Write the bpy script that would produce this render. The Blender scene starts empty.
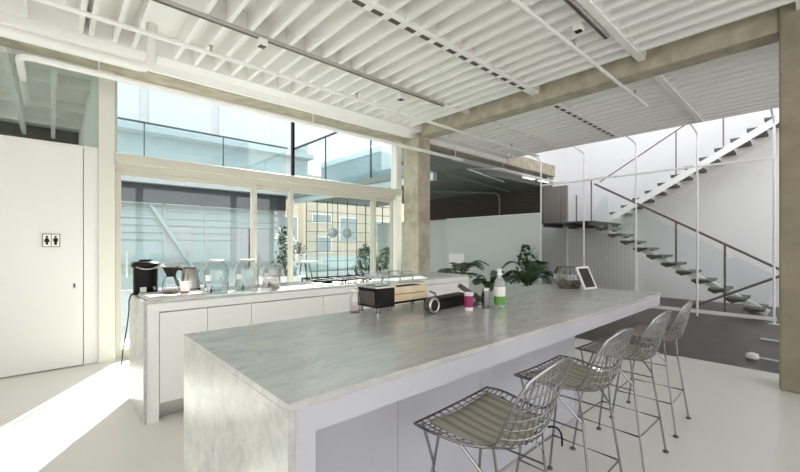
import bpy, bmesh, math, random
from mathutils import Vector, Matrix
random.seed(7)
PI = math.pi
S = bpy.context.scene
COL = S.collection
H = 1.33            # eye height

# ------------------------------------------------------------------ materials
def mat(name, col, rough=0.5, metal=0.0, bump=None, noise=None, coat=0.0, spec=None, trans=0.0, ior=1.45, emit=None):
    m = bpy.data.materials.new(name); m.use_nodes = True
    nt = m.node_tree; b = nt.nodes['Principled BSDF']
    b.inputs['Base Color'].default_value = (*col, 1)
    b.inputs['Roughness'].default_value = rough
    b.inputs['Metallic'].default_value = metal
    b.inputs['IOR'].default_value = ior
    if coat: b.inputs['Coat Weight'].default_value = coat; b.inputs['Coat Roughness'].default_value = 0.08
    if spec is not None: b.inputs['Specular IOR Level'].default_value = spec
    if trans: b.inputs['Transmission Weight'].default_value = trans
    if emit:
        b.inputs['Emission Color'].default_value = (*emit[0], 1); b.inputs['Emission Strength'].default_value = emit[1]
    tc = nt.nodes.new('ShaderNodeTexCoord')
    if noise:                       # (scale, other colour, low, high, detail)
        n = nt.nodes.new('ShaderNodeTexNoise'); n.inputs['Scale'].default_value = noise[0]
        n.inputs['Detail'].default_value = noise[4] if len(noise) > 4 else 4
        r = nt.nodes.new('ShaderNodeValToRGB')
        r.color_ramp.elements[0].position = noise[2]; r.color_ramp.elements[1].position = noise[3]
        r.color_ramp.elements[0].color = (*col, 1); r.color_ramp.elements[1].color = (*noise[1], 1)
        nt.links.new(tc.outputs['Object'], n.inputs['Vector'])
        nt.links.new(n.outputs['Fac'], r.inputs['Fac']); nt.links.new(r.outputs['Color'], b.inputs['Base Color'])
    if bump:                        # (scale, strength)
        n2 = nt.nodes.new('ShaderNodeTexNoise'); n2.inputs['Scale'].default_value = bump[0]; n2.inputs['Detail'].default_value = 5
        bp = nt.nodes.new('ShaderNodeBump'); bp.inputs['Strength'].default_value = bump[1]; bp.inputs['Distance'].default_value = 0.01
        nt.links.new(tc.outputs['Object'], n2.inputs['Vector'])
        nt.links.new(n2.outputs['Fac'], bp.inputs['Height']); nt.links.new(bp.outputs['Normal'], b.inputs['Normal'])
    return m

def stripes(m, axis, scale, c0, c1, lo=0.3, hi=0.7):
    nt = m.node_tree; b = nt.nodes['Principled BSDF']
    tc = nt.nodes.new('ShaderNodeTexCoord'); w = nt.nodes.new('ShaderNodeTexWave')
    w.wave_type = 'BANDS'; w.bands_direction = axis; w.inputs['Scale'].default_value = scale
    r = nt.nodes.new('ShaderNodeValToRGB')
    r.color_ramp.elements[0].position = lo; r.color_ramp.elements[1].position = hi
    r.color_ramp.elements[0].color = (*c0, 1); r.color_ramp.elements[1].color = (*c1, 1)
    nt.links.new(tc.outputs['Object'], w.inputs['Vector']); nt.links.new(w.outputs['Color'], r.inputs['Fac'])
    nt.links.new(r.outputs['Color'], b.inputs['Base Color'])
    return m

def marble(name, base, vein, mid):
    m = bpy.data.materials.new(name); m.use_nodes = True
    nt = m.node_tree; b = nt.nodes['Principled BSDF']; b.inputs['Roughness'].default_value = 0.22
    tc = nt.nodes.new('ShaderNodeTexCoord')
    mp = nt.nodes.new('ShaderNodeMapping'); mp.inputs['Rotation'].default_value = (0, 0, 0.5); mp.inputs['Scale'].default_value = (1.0, 2.6, 2.6)
    n1 = nt.nodes.new('ShaderNodeTexNoise'); n1.inputs['Scale'].default_value = 2.6; n1.inputs['Detail'].default_value = 9; n1.inputs['Roughness'].default_value = 0.66; n1.inputs['Distortion'].default_value = 1.4
    r1 = nt.nodes.new('ShaderNodeValToRGB')
    e = r1.color_ramp.elements
    e[0].position = 0.30; e[0].color = (*mid, 1); e[1].position = 0.72; e[1].color = (*base, 1)
    x = e.new(0.50); x.color = tuple((a+c)/2*0.98 for a, c in zip(mid, base)) + (1,)
    n2 = nt.nodes.new('ShaderNodeTexNoise'); n2.inputs['Scale'].default_value = 2.2; n2.inputs['Detail'].default_value = 8; n2.inputs['Roughness'].default_value = 0.6; n2.inputs['Distortion'].default_value = 2.2
    r2 = nt.nodes.new('ShaderNodeValToRGB'); e2 = r2.color_ramp.elements
    e2[0].position = 0.46; e2[0].color = (0, 0, 0, 1); e2[1].position = 0.50; e2[1].color = (1, 1, 1, 1)
    y = e2.new(0.54); y.color = (0, 0, 0, 1)
    mx = nt.nodes.new('ShaderNodeMix'); mx.data_type = 'RGBA'; mx.inputs[7].default_value = (*vein, 1)
    sc = nt.nodes.new('ShaderNodeMath'); sc.operation = 'MULTIPLY'; sc.inputs[1].default_value = 0.25
    L = nt.links.new
    L(tc.outputs['Object'], mp.inputs['Vector']); L(mp.outputs['Vector'], n1.inputs['Vector']); L(mp.outputs['Vector'], n2.inputs['Vector'])
    L(n1.outputs['Fac'], r1.inputs['Fac']); L(n2.outputs['Fac'], r2.inputs['Fac'])
    L(r1.outputs['Color'], mx.inputs[6]); L(r2.outputs['Color'], sc.inputs[0]); L(sc.outputs[0], mx.inputs[0])
    L(mx.outputs[2], b.inputs['Base Color'])
    return m

def pane_mat(name, tint, refl=1.0, rough=0.0):
    m = bpy.data.materials.new(name); m.use_nodes = True
    nt = m.node_tree; nt.nodes.remove(nt.nodes['Principled BSDF'])
    out = nt.nodes['Material Output']
    t = nt.nodes.new('ShaderNodeBsdfTransparent'); t.inputs['Color'].default_value = (*tint, 1)
    g = nt.nodes.new('ShaderNodeBsdfGlossy'); g.inputs['Roughness'].default_value = rough
    f = nt.nodes.new('ShaderNodeFresnel'); f.inputs['IOR'].default_value = 1.5
    mu = nt.nodes.new('ShaderNodeMath'); mu.operation = 'MULTIPLY'; mu.inputs[1].default_value = refl
    mx = nt.nodes.new('ShaderNodeMixShader')
    L = nt.links.new
    ge = nt.nodes.new('ShaderNodeNewGeometry'); io = nt.nodes.new('ShaderNodeMix'); io.data_type = 'FLOAT'
    io.inputs[2].default_value = 1.5; io.inputs[3].default_value = 1/1.5        # thin sheet: both faces reflect alike
    L(ge.outputs['Backfacing'], io.inputs[0]); L(io.outputs[0], f.inputs['IOR'])
    L(f.outputs[0], mu.inputs[0]); L(mu.outputs[0], mx.inputs[0]); L(t.outputs[0], mx.inputs[1]); L(g.outputs[0], mx.inputs[2]); L(mx.outputs[0], out.inputs['Surface'])
    return m

M = {}
M['white'] = mat('white_paint', (.80, .79, .76), .45, bump=(60, .03))
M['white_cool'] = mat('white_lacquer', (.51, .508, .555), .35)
M['wallwhite'] = mat('wall_paint', (.72, .71, .685), .5, bump=(40, .03))
M['stairwall'] = mat('stair_wall_paint', (.77, .77, .775), .5)
M['ceil'] = mat('ceiling_paint', (.885, .875, .85), .55)
M['ceilshade'] = mat('ceiling_blocking_paint', (.815, .80, .77), .6)  # ceiling paint darkened to carry the shade between the joists
M['pipe'] = mat('pipe_paint', (.82, .81, .78), .4)
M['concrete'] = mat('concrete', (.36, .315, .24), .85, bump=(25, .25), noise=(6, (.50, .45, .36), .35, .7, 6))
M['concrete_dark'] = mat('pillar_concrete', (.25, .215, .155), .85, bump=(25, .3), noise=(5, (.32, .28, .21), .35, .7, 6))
M['floor'] = mat('white_epoxy', (.80, .785, .745), .22, noise=(1.2, (.765, .75, .71), .35, .75), spec=.4)
M['darkfloor'] = mat('dark_screed', (.058, .044, .037), .33, noise=(3, (.078, .058, .049), .35, .7), spec=.25)
M['outfloor'] = mat('courtyard_slab', (.62, .62, .60), .7, noise=(2, (.55, .55, .53), .3, .7))
M['marble'] = marble('grey_marble', (.60, .60, .57), (.27, .28, .27), (.43, .435, .42))
M['glass'] = pane_mat('window_glass', (.905, .95, .945), 1.0)
M['greenglass'] = pane_mat('green_glass', (.90, .96, .93), 1.0)
M['cyanpane'] = pane_mat('balustrade_glass', (.82, .905, .91), 1.2)
M['clearpane'] = pane_mat('rail_glass', (.95, .97, .97), .9)
M['crystal'] = pane_mat('thin_vessel_glass', (.90, .92, .92), 2.6, .05)
M['icewater'] = pane_mat('iced_water', (.90, .93, .93), 1.5, .1)
M['pinkjuice'] = pane_mat('pink_water', (.93, .84, .84), 1.5, .1)
M['winframe'] = mat('window_frame_paint', (.54, .51, .44), .45)
M['postpaint'] = mat('post_paint', (.66, .64, .585), .45)
M['chrome'] = mat('chrome_wire', (.30, .30, .30), .24, 1.0)
M['steel'] = mat('brushed_steel', (.55, .53, .50), .3, 1.0)
M['track'] = mat('grey_track', (.42, .40, .36), .5)
M['black'] = mat('black_plastic', (.008, .008, .008), .32, spec=.2)
M['blackmatte'] = mat('black_matte', (.012, .010, .009), .55, spec=.25)
M['darkmetal'] = mat('dark_steel', (.10, .09, .085), .45, .3)
M['brownrail'] = mat('brown_rail', (.13, .105, .09), .4)
M['tread'] = mat('stair_tread', (.10, .096, .094), .55, bump=(80, .2))
M['wood'] = mat('pale_pine', (.88, .74, .52), .5, noise=(9, (.80, .64, .42), .4, .7))
M['cushion'] = stripes(mat('cushion_fabric', (.3, .28, .22), .85), 'X', 6.0, (.25, .235, .185), (.37, .35, .285), .1, .6)
M['leaf'] = mat('palm_leaf', (.035, .075, .035), .5, noise=(12, (.06, .12, .05), .3, .7))
M['leaf2'] = mat('bush_leaf', (.05, .11, .05), .5, noise=(12, (.09, .17, .07), .3, .7))
M['soil'] = mat('potting_soil', (.07, .05, .035), .9)
M['potwhite'] = mat('white_pot', (.8, .8, .79), .35)
M['magenta'] = mat('magenta_band', (.34, .03, .13), .45)
M['paper'] = mat('white_paper', (.85, .84, .82), .55)
M['greenlabel'] = mat('green_label', (.13, .36, .05), .4)
M['pinktint'] = mat('blush_label', (.75, .55, .50), .5)
M['pebble'] = mat('terrarium_pebbles', (.16, .10, .07), .7, noise=(30, (.42, .36, .30), .4, .65))
M['chalk'] = mat('chalkboard', (.025, .025, .022), .6)
M['cyanwall'] = mat('pale_aqua_panel', (.42, .50, .50), .3)
M['partition'] = mat('pale_green_panel', (.57, .635, .59), .35)
M['greypanel'] = stripes(mat('grey_siding', (.5, .5, .51), .5), 'Y', 3.2, (.66, .66, .665), (.75, .75, .755), .05, .2)
M['tanpanel'] = stripes(mat('tan_corrugated', (.3, .27, .24), .6), 'Y', 4.5, (.17, .155, .14), (.25, .23, .21), .2, .6)
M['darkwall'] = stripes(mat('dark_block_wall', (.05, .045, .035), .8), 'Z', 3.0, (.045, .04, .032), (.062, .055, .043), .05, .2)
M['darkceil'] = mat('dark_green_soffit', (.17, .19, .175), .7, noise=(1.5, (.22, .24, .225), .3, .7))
M['cream'] = mat('cream_render', (.56, .46, .34), .8)
M['greygls'] = mat('grey_window_glass', (.25, .30, .30), .15)
M['aquaglass'] = mat('aqua_curtain_glass', (.44, .54, .53), .12)
M['whitebright'] = mat('white_render', (.50, .505, .52), .6)
M['sofdark'] = mat('slate_soffit', (.05, .055, .058), .5)  # dark rails and posts, also the shadow painted under the facing slab
M['lamp'] = mat('lamp_tube', (.9, .9, .88), .4, emit=((1, .97, .9), .6))
M['palepane'] = mat('pale_sky_pane', (.52, .56, .62), .3)
M['blue'] = mat('blue_panel', (.10, .22, .42), .5)
M['slotshade'] = mat('slot_lining', (.10, .09, .075), .6)  # flat dark colour standing for the shade inside the strip holes
M['dirtglass'] = mat('sensor_window', (.03, .03, .03), .2)

# ------------------------------------------------------------------ shape helpers
def B(): return bmesh.new()
def box(bm, x0, x1, y0, y1, z0, z1):
    v = [bm.verts.new(p) for p in ((x0,y0,z0),(x1,y0,z0),(x1,y1,z0),(x0,y1,z0),(x0,y0,z1),(x1,y0,z1),(x1,y1,z1),(x0,y1,z1))]
    for f in ((0,3,2,1),(4,5,6,7),(0,1,5,4),(1,2,6,5),(2,3,7,6),(3,0,4,7)): bm.faces.new([v[i] for i in f])
    return bm
def frame_of(d):
    d = d.normalized(); a = Vector((0,0,1)) if abs(d.z) < .95 else Vector((1,0,0))
    u = d.cross(a).normalized(); return u, d.cross(u).normalized()
def tube(bm, pts, r, n=8, closed=False, caps=True):
    pts = [Vector(p) for p in pts]; N = len(pts); rings = []
    pu = None
    for i, p in enumerate(pts):
        if closed: d = pts[(i+1) % N] - pts[i-1]
        else: d = pts[min(i+1, N-1)] - pts[max(i-1, 0)]
        if pu is None: u, w = frame_of(d)
        else:
            dn = d.normalized(); u = (pu - dn*pu.dot(dn)).normalized(); w = dn.cross(u)
        pu = u
        rr = r[i] if isinstance(r, (list, tuple)) else r
        rings.append([bm.verts.new(p + (u*math.cos(2*PI*k/n) + w*math.sin(2*PI*k/n))*rr) for k in range(n)])
    for i in range(N if closed else N-1):
        a, b = rings[i], rings[(i+1) % N]
        for k in range(n): bm.faces.new((a[k], a[(k+1) % n], b[(k+1) % n], b[k]))
    if caps and not closed:
        bm.faces.new(rings[0][::-1]); bm.faces.new(rings[-1])
    return bm
def lathe(bm, prof, cx=0, cy=0, n=24, capb=True, capt=True):
    rings = []
    for r, z in prof:
        rings.append([bm.verts.new((cx + r*math.cos(2*PI*k/n), cy + r*math.sin(2*PI*k/n), z)) for k in range(n)])
    for a, b in zip(rings, rings[1:]):
        for k in range(n): bm.faces.new((a[k], a[(k+1) % n], b[(k+1) % n], b[k]))
    if capb: bm.faces.new(rings[0][::-1])
    if capt: bm.faces.new(rings[-1])
    return bm
def bar(bm, p0, p1, w, h):          # rectangular bar between two points, h roughly vertical
    p0, p1 = Vector(p0), Vector(p1); d = (p1-p0).normalized()
    side = d.cross(Vector((0,0,1)))
    if side.length < 1e-4: side = Vector((1,0,0))
    side.normalize(); up = side.cross(d).normalized()
    v = []
    for p in (p0, p1):
        for a, b in ((-1,-1),(1,-1),(1,1),(-1,1)): v.append(bm.verts.new(p + side*a*w/2 + up*b*h/2))
    for f in ((0,1,2,3),(7,6,5,4),(0,4,5,1),(1,5,6,2),(2,6,7,3),(3,7,4,0)): bm.faces.new([v[i] for i in f])
    return bm
def prism(bm, poly, z0, z1):
    a = [bm.verts.new((x, y, z0)) for x, y in poly]; b = [bm.verts.new((x, y, z1)) for x, y in poly]
    bm.faces.new(a[::-1]); bm.faces.new(b); n = len(poly)
    for i in range(n): bm.faces.new((a[i], a[(i+1) % n], b[(i+1) % n], b[i]))
    return bm
def arc(p0, p1, p2, n=6):           # quadratic bend
    p0, p1, p2 = Vector(p0), Vector(p1), Vector(p2)
    return [p0*(1-t)**2 + p1*2*t*(1-t) + p2*t*t for t in (i/n for i in range(n+1))]
def obj(name, bm, m, parent=None, loc=(0,0,0), rotz=0, bevel=0, smooth=False, segs=2):
    bmesh.ops.recalc_face_normals(bm, faces=bm.faces[:])
    me = bpy.data.meshes.new(name); bm.to_mesh(me); bm.free()
    me.materials.append(m if not isinstance(m, str) else M[m])
    if smooth:
        for p in me.polygons: p.use_smooth = True
        me.set_sharp_from_angle(angle=math.radians(40))
    o = bpy.data.objects.new(name, me); COL.objects.link(o)
    o.location = loc; o.rotation_euler = (0, 0, rotz)
    if parent: o.parent = parent
    if bevel:
        md = o.modifiers.new('edge', 'BEVEL'); md.width = bevel; md.segments = segs; md.limit_method = 'ANGLE'
    return o
def tag(o, label, cat, group=None, kind=None):
    if label: o['label'] = label
    if cat: o['category'] = cat
    if group: o['group'] = group
    if kind: o['kind'] = kind
    return o
def thing(name, label, cat, loc=(0,0,0), rotz=0, group=None, kind=None):
    o = bpy.data.objects.new(name, None); COL.objects.link(o); o.empty_display_size = .1
    o.location = loc; o.rotation_euler = (0, 0, rotz)
    return tag(o, label, cat, group, kind)
def structure(name, bm, m, label, cat, bevel=0):
    return tag(obj(name, bm, m, bevel=bevel), label, cat, kind='structure')
def dup(root, loc, rotz=None, label=None):
    r = root.copy(); COL.objects.link(r); r.location = loc
    if rotz is not None: r.rotation_euler = (0, 0, rotz)
    if label: r['label'] = label
    for ch in list(root.children):
        c = ch.copy(); COL.objects.link(c); c.parent = r
        for g in list(ch.children):
            d = g.copy(); COL.objects.link(d); d.parent = c
    return r

# ------------------------------------------------------------------ key dimensions
YF = 5.48            # inner face of the window wall
ZJ, ZD = 3.42, 3.62  # joist underside, deck underside
XE = 8.18            # end of the low ceiling, edge of the stair void
XC0, XC1 = 4.93, 5.25
YC0, YC1 = 4.93, 5.32

# ------------------------------------------------------------------ floors and walls
structure('floor', box(B(), -4.5, 5.55, -4.5, YF+.1, -.12, 0), 'floor', 'white glossy floor around the two counters', 'floor')
structure('floor_back', box(B(), 5.55, 11.6, -4.5, 11.4, -.12, 0), 'darkfloor', 'dark grey floor in front of the staircase', 'floor')
structure('ground', box(B(), -14, 5.55, YF+.1, 26, -.14, -.02), 'outfloor', 'pale paved courtyard outside the windows', 'ground')
structure('ground', box(B(), 5.55, 24, 11.4, 26, -.14, -.02), 'outfloor', 'pale paving in front of the cream building', 'ground')
structure('ground', box(B(), -16, 24, -16, -4.5, -.14, -.02), 'outfloor', 'pale paving outside behind the viewpoint', 'ground')

# white wall with the flush washroom door (door is 0.26 m left of the post)
structure('wall_left', box(B(), -4.5, -1.10, YF, YF+.12, 0, 2.41), 'wallwhite', 'white wall beside the washroom door', 'wall')
structure('wall_left', box(B(), .262, .40, YF, YF+.12, 0, 2.41), 'wallwhite', 'narrow white wall strip between washroom door and window post', 'wall')
d = thing('door_1', 'flush white washroom door carrying the restroom sign', 'door', (-.42, YF, 0), kind='structure')
obj('leaf', box(B(), -.675, .675, .0, .12, .012, 2.41), 'wallwhite', d, bevel=.002)
h = obj('handle', box(B(), .590, .617, -.006, .02, .855, .92), 'steel', d, bevel=.003)
obj('latch', box(B(), .597, .610, -.010, .01, .867, .908), 'blackmatte', h)
obj('floor_pivot', box(B(), .675, .80, -.012, .01, 0, .012), 'steel', d)
structure('trim_1', box(B(), .39, .535, YF-.03, YF+.14, 0, 3.31), 'postpaint', 'pale post between washroom wall and glazing', 'post')

# clerestory above the white wall
w = thing('window_1', 'greenish clerestory glass above the white washroom wall', 'window', (-2, YF+.06, 2.41), kind='structure')
obj('pane', box(B(), -2.4, 2.39, -.006, .006, 0, .86), 'greenglass', w)
obj('sill_bead', box(B(), -2.4, 2.39, -.03, .03, 0, .022), 'white', w)

# upper fixed window band and transom
w = thing('window_2', 'upper fixed window band showing the glass balustrade outside', 'window', (.535, YF+.06, 2.39), kind='structure')
obj('frame', box(box(B(), 0, 4.42, -.05, .05, .88, .94), -.0, .03, -.04, .04, 0, .9), 'winframe', w)
obj('pane', box(B(), .03, 2.23, -.006, .006, 0, .88), 'glass', w)
obj('pane', box(B(), 2.26, 4.36, -.006, .006, 0, .88), 'glass', w)
obj('mullion', box(B(), 2.228, 2.262, -.03, .03, 0, .88), 'black', w)
obj('mullion', box(B(), 4.355, 4.385, -.03, .03, 0, .88), 'black', w)
structure('trim_2', box(B(), .535, XC0+.07, YF-.06, YF+.12, 2.275, 2.39), 'winframe', 'thick pale transom between upper windows and sliding doors', 'transom', bevel=.01)
structure('trim_3', box(B(), 4.86, 4.99, YF-.04, YF+.12, 0, 3.31), 'white', 'white end post of the glazing beside the concrete column', 'post')

# sliding glass doors
def sash(name, n, x0, x1, y, label, fw=.055):
    w = thing(name, label, 'sliding door', (x0, y, 0), kind='structure')
    W = x1-x0
    fb = B(); box(fb, 0, fw, -.025, .025, .02, 2.2); box(fb, W-fw, W, -.025, .025, .02, 2.2)
    box(fb, fw, W-fw, -.025, .025, 2.145, 2.2); box(fb, fw, W-fw, -.025, .025, .02, .11)
    obj('frame', fb, 'winframe', w, bevel=.004)
    obj('pane', box(B(), fw, W-fw, -.005, .005, .11, 2.145), 'glass', w)
    return w
structure('trim_4', box(B(), .535, 4.86, YF, YF+.12, 2.2, 2.275), 'winframe', 'pale head frame above the sliding doors', 'frame')
structure('trim_5', box(B(), .535, 4.86, YF, YF+.12, 0, .02), 'winframe', 'low threshold under the sliding doors', 'threshold')
dd = sash('door_2', 2, .545, 2.20, YF+.035, 'sliding glass door nearest the washroom wall')
obj('pull', box(B(), .10, .115, -.05, -.025, .95, 1.25), 'steel', dd)
sash('door_3', 3, 2.14, 2.77, YF+.09, 'narrow sliding glass door between the two wide panes')
sash('door_4', 4, 2.71, 4.40, YF+.035, 'wide sliding glass door behind the gas hob')
sash('door_5', 5, 4.34, 4.86, YF+.09, 'narrow glass pane next to the concrete column', .045)

# side and rear walls of the room (behind the viewpoint: open gaps added for sky light)
structure('wall_west', box(box(B(), -4.62, -4.5, -4.5, -3.0, 0, 3.9), -4.62, -4.5, 3.0, YF, 0, 3.9), 'wallwhite', 'white side wall at the washroom end of the room', 'wall')
structure('wall_west', box(box(B(), -4.62, -4.5, -3.0, 3.0, 0, .5), -4.62, -4.5, -3.0, 3.0, 3.1, 3.9), 'wallwhite', 'white sill and head of the side window', 'wall')
rb = B(); box(rb, -4.5, 12, -4.62, -4.5, 3.25, 3.9); box(rb, -4.5, 12, -4.62, -4.5, 0, .25)
for x in (-4.5, -1.2, 2.1, 5.2, 8.1, 11.4): box(rb, x, x+.2, -4.62, -4.5, .25, 3.25)
structure('wall_rear', rb, 'wallwhite', 'white rear wall with a row of tall windows', 'wall')

# stair hall shell
structure('wall_stair', box(B(), 11.5, 11.65, -4.5, 5.25, 0, 7.0), 'stairwall', 'tall white wall behind the staircase', 'wall')
structure('wall_stair_return', box(B(), 10.8, 11.65, 5.25, 5.4, 0, 7.0), 'stairwall', 'white return wall at the end of the stair hall', 'wall')
structure('wall_stair_return', box(B(), XE-.15, 10.8, 5.25, 5.4, 3.4, 7.0), 'stairwall', 'white upper return wall above the dark room', 'wall')
structure('wall_tan', box(B(), 10.5, 10.6, 4.72, 5.17, 1.98, 2.98), 'tanpanel', 'tan corrugated panel at the end of the dark room', 'wall')
structure('wall_tan', box(B(), 10.5, 10.6, 5.17, 5.50, 1.98, 3.03), 'tanpanel', 'tan corrugated panel under the far end of the concrete beam', 'wall')
structure('wall_low', box(B(), 10.5, 10.6, 4.72, 6.1, 0, 1.98), 'stairwall', 'low pale wall under the tan corrugated panel', 'wall')
structure('wall_stair_end', box(B(), XE, 11.65, -4.65, -4.5, 3.9, 7.0), 'stairwall', 'white upper end wall of the stair hall', 'wall')
structure('wall_upper', box(B(), XE-.15, XE, -4.5, 5.25, 4.9, 7.0), 'white_cool', 'white upper floor wall above the stair opening', 'wall')
structure('ceiling_stair', box(box(B(), XE-.15, 8.3, -4.65, 5.4, 7.0, 7.15), 10.7, 11.65, -4.65, 5.4, 7.0, 7.15), 'white_cool', 'white roof with skylight over the stair hall', 'ceiling')
structure('wall_siding', box(B(), 11.35, 11.49, 3.3, 5.18, 0, 1.9), 'greypanel', 'grey vertical siding under the stair landing', 'wall')

# ------------------------------------------------------------------ ceiling
ce = thing('ceiling', 'cream timber joist ceiling over the kitchen counters', 'ceiling', (0, 0, ZJ), kind='structure')
obj('deck', box(B(), -4.5, XE, -4.5, YC0+.24, ZD-ZJ, ZD-ZJ+.28), 'ceil', ce)
obj('edge_beam', box(B(), XE-.06, XE, -4.5, YC0+.1, 0, ZD-ZJ), 'ceil', ce)
JX = [-4.2, -3.8, -3.4, -3.0, -2.6, -2.2, -1.8, -1.4, -1.0, -.6, -.18, .21, .29, .48, .64] + [1.03+.204*k for k in range(35)]
for x in JX:
    if XC0-.06 < x < XC1+.06 or x > XE-.1: continue
    obj('joist', box(B(), x-.02, x+.02, -4.5, YC0, 0, ZD-ZJ+.01), 'ceil', ce)
for yb in (3.79, 2.60, 1.33, .12, -1.10):
    for xa, xb in ((-4.4, XC0), (XC1, XE-.06)):
        obj('blocking', box(B(), xa, xb, yb-.012, yb+.03, .012, ZD-ZJ+.01), 'ceilshade', ce)
# bottom strips on two blocking rows, the first with dark patches for slot shade
for yb, wd_ in ((2.60, .11), (1.33, .07)):
    for xa, xb in ((-4.4, XC0), (XC1, XE-.06)):
        obj('strip', box(B(), xa, xb, yb+.0, yb+wd_, -.012, .012), 'ceil', ce)
sl = B()
for x in JX:
    if x > .9 and x < XE-.3 and not (XC0-.25 < x < XC1+.1): box(sl, x+.045, x+.165, 2.645, 2.70, -.0135, -.012)
obj('slot', sl, 'slotshade', ce)
obj('ledger', box(B(), -4.4, XE-.06, YC0-.03, YC0+.24, -.014, ZD-ZJ), 'ceil', ce)

obj('plate_board', box(B(), -4.4, XE-.06, YC0+.19, YC0+.24, -.105, -.014), 'ceil', ce)

# concrete frame
structure('beam', box(B(), XC0+.06, XC1, .26, YC0, 3.31, 3.60), 'concrete', 'concrete ceiling beam running from front pillar to window column', 'beam', bevel=.015)
structure('beam', box(B(), -4.5, 10.78, YC0+.245, YF-.0, 3.305, 3.62), 'concrete', 'long concrete edge beam above the windows', 'beam', bevel=.01)
structure('column', box(B(), XC0, XC1, YC0, YC1, 0, 3.305), 'concrete', 'concrete column at the end of the glazing', 'column', bevel=.012)
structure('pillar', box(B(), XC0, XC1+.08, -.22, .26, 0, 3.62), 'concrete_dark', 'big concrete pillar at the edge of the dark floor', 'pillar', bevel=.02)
structure('roof', box(B(), -4.6, 5.35, YC0+.245, YF+.3, 3.62, 3.9), 'white', 'roof slab edge above the window beam', 'roof')

# ------------------------------------------------------------------ room behind the clerestory
ce2 = thing('ceiling_washroom', 'white beamed ceiling of the washroom seen through the clerestory', 'ceiling', (-2, 7.5, 3.4), kind='structure')
obj('deck', box(B(), -2.6, 2.45, -1.9, 2.6, .2, .3), 'ceil', ce2)
for x in (-2.0, -1.25, -.45, .35, 1.12, 1.62, 2.02): obj('joist', box(B(), x-.03, x+.03, -1.9, 2.55, 0, .21), 'ceil', ce2)
for y in (-.7, .55, 1.7): obj('blocking', box(B(), -2.6, 2.4, y, y+.05, .06, .21), 'ceilshade', ce2)
structure('wall_washroom', box(B(), -4.6, .45, 10.1, 10.2, 0, 3.7), 'darkwall', 'dark rear wall of the washroom seen through the clerestory', 'wall')
structure('wall_washroom', box(B(), .40, .50, YF+.12, 10.1, 0, 3.7), 'white', 'white side wall of the washroom behind the clerestory', 'wall')
structure('beam', box(B(), -4.6, .4, 9.75, 9.95, 2.85, 3.15), 'concrete_dark', 'dark beam across the rear of the washroom', 'beam')
structure('floor_washroom', box(B(), -4.6, .4, YF+.12, 10.1, -.02, .0), 'floor', 'pale washroom floor', 'floor')

# ------------------------------------------------------------------ dark room beyond the column
structure('ceiling_dark', box(B(), 6.55, 10.8, YF, 13.6, 3.04, 3.2), 'darkceil', 'dark green ceiling of the room beyond the column', 'ceiling')
structure('ceiling_dark', box(B(), 5.35, 6.55, YF+.001, 6.05, 3.04, 3.62), 'darkceil', 'short dark ceiling strip behind the concrete column', 'ceiling')
structure('wall_dark', box(B(), 10.62, 10.8, 5.41, 11.4, 0, 3.3), 'darkwall', 'dark block wall at the rear of the dark room', 'wall')
p = thing('partition', 'pale green partition panel in front of the dark wall', 'partition', (8.8, 6.1, 0), kind='structure')
obj('panel', box(B(), 0, .08, -1.48, 1.5, .0, 2.1), 'partition', p)
obj('cap', box(B(), -.008, .09, -1.48, 1.5, 2.1, 2.118), 'potwhite', p)
p = thing('partition', 'far pale partition panel glimpsed past the concrete column', 'partition', (9.2, 9.4, 0), kind='structure')
obj('panel', box(B(), 0, .08, -2.2, 2.0, 0, 2.1), 'partition', p)
obj('cap', box(B(), -.008, .09, -2.2, 2.0, 2.1, 2.14), 'cream', p)
pp = tag(obj('soffit_pipe', tube(B(), [(6.7, 5.8, 2.98), (9.2, 6.3, 2.98), (10.5, 6.5, 2.98)], .022, 8), 'darkceil', smooth=True), 'thin grey pipe under the dark green ceiling', 'pipe')
pp = tag(obj('soffit_pipe', tube(B(), [(7.0, 9.0, 2.98)] + arc((10.4, 7.0, 2.98), (10.56, 6.9, 2.98), (10.56, 6.9, 2.8)) + [(10.56, 6.9, .0)], .03, 8), 'darkceil', smooth=True), 'grey pipe bending down the dark block wall', 'pipe')

# linear lamps there
def linear_lamp(x, y, z, rot, L, label):
    t = thing('linear_lamp', label, 'ceiling lamp', (x, y, z), rot, 'slim lamps under the concrete beam')
    obj('housing', box(B(), -L/2, L/2, -.07, .07, .02, .07), 'potwhite', t, bevel=.01)
    obj('diffuser', box(B(), -L/2+.02, L/2-.02, -.05, .05, .0, .02), 'lamp', t)
    for sg in (-1, 1): obj('hanger', tube(B(), [(sg*L*.35, 0, .07), (sg*L*.35, 0, 3.305-z)], .006, 6), 'steel', t)
linear_lamp(9.40, 5.24, 3.09, 0, .55, 'short white ceiling lamp beside the white frame post')
linear_lamp(10.2, 5.24, 3.10, 0, .5, 'small white ceiling lamp in front of the tan panel')

# ------------------------------------------------------------------ pipes, tracks and sensors under the ceiling
def hung(name, pts, r, m, label, cat, hang=(), n=10, top=ZJ):
    t = thing(name, label, cat, pts[0])
    o0 = Vector(pts[0])
    obj('run', tube(B(), [Vector(p)-o0 for p in pts], r, n), m, t, smooth=True)
    for q in hang:
        q = Vector(q)-o0
        obj('hanger', tube(B(), [q, (q.x, q.y, top-o0.z)], .006, 6), m, t)
    return t
def sprinkler(t, p):
    o0 = t.location; q = Vector(p)-o0
    sb = B(); tube(sb, [q, q+Vector((0,0,.07))], .012, 8); lathe(sb, [(.022, q.z+.062), (.022, q.z+.07), (.006, q.z+.078)], q.x, q.y, 10)
    obj('sprinkler_head', sb, 'track', t)
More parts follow.
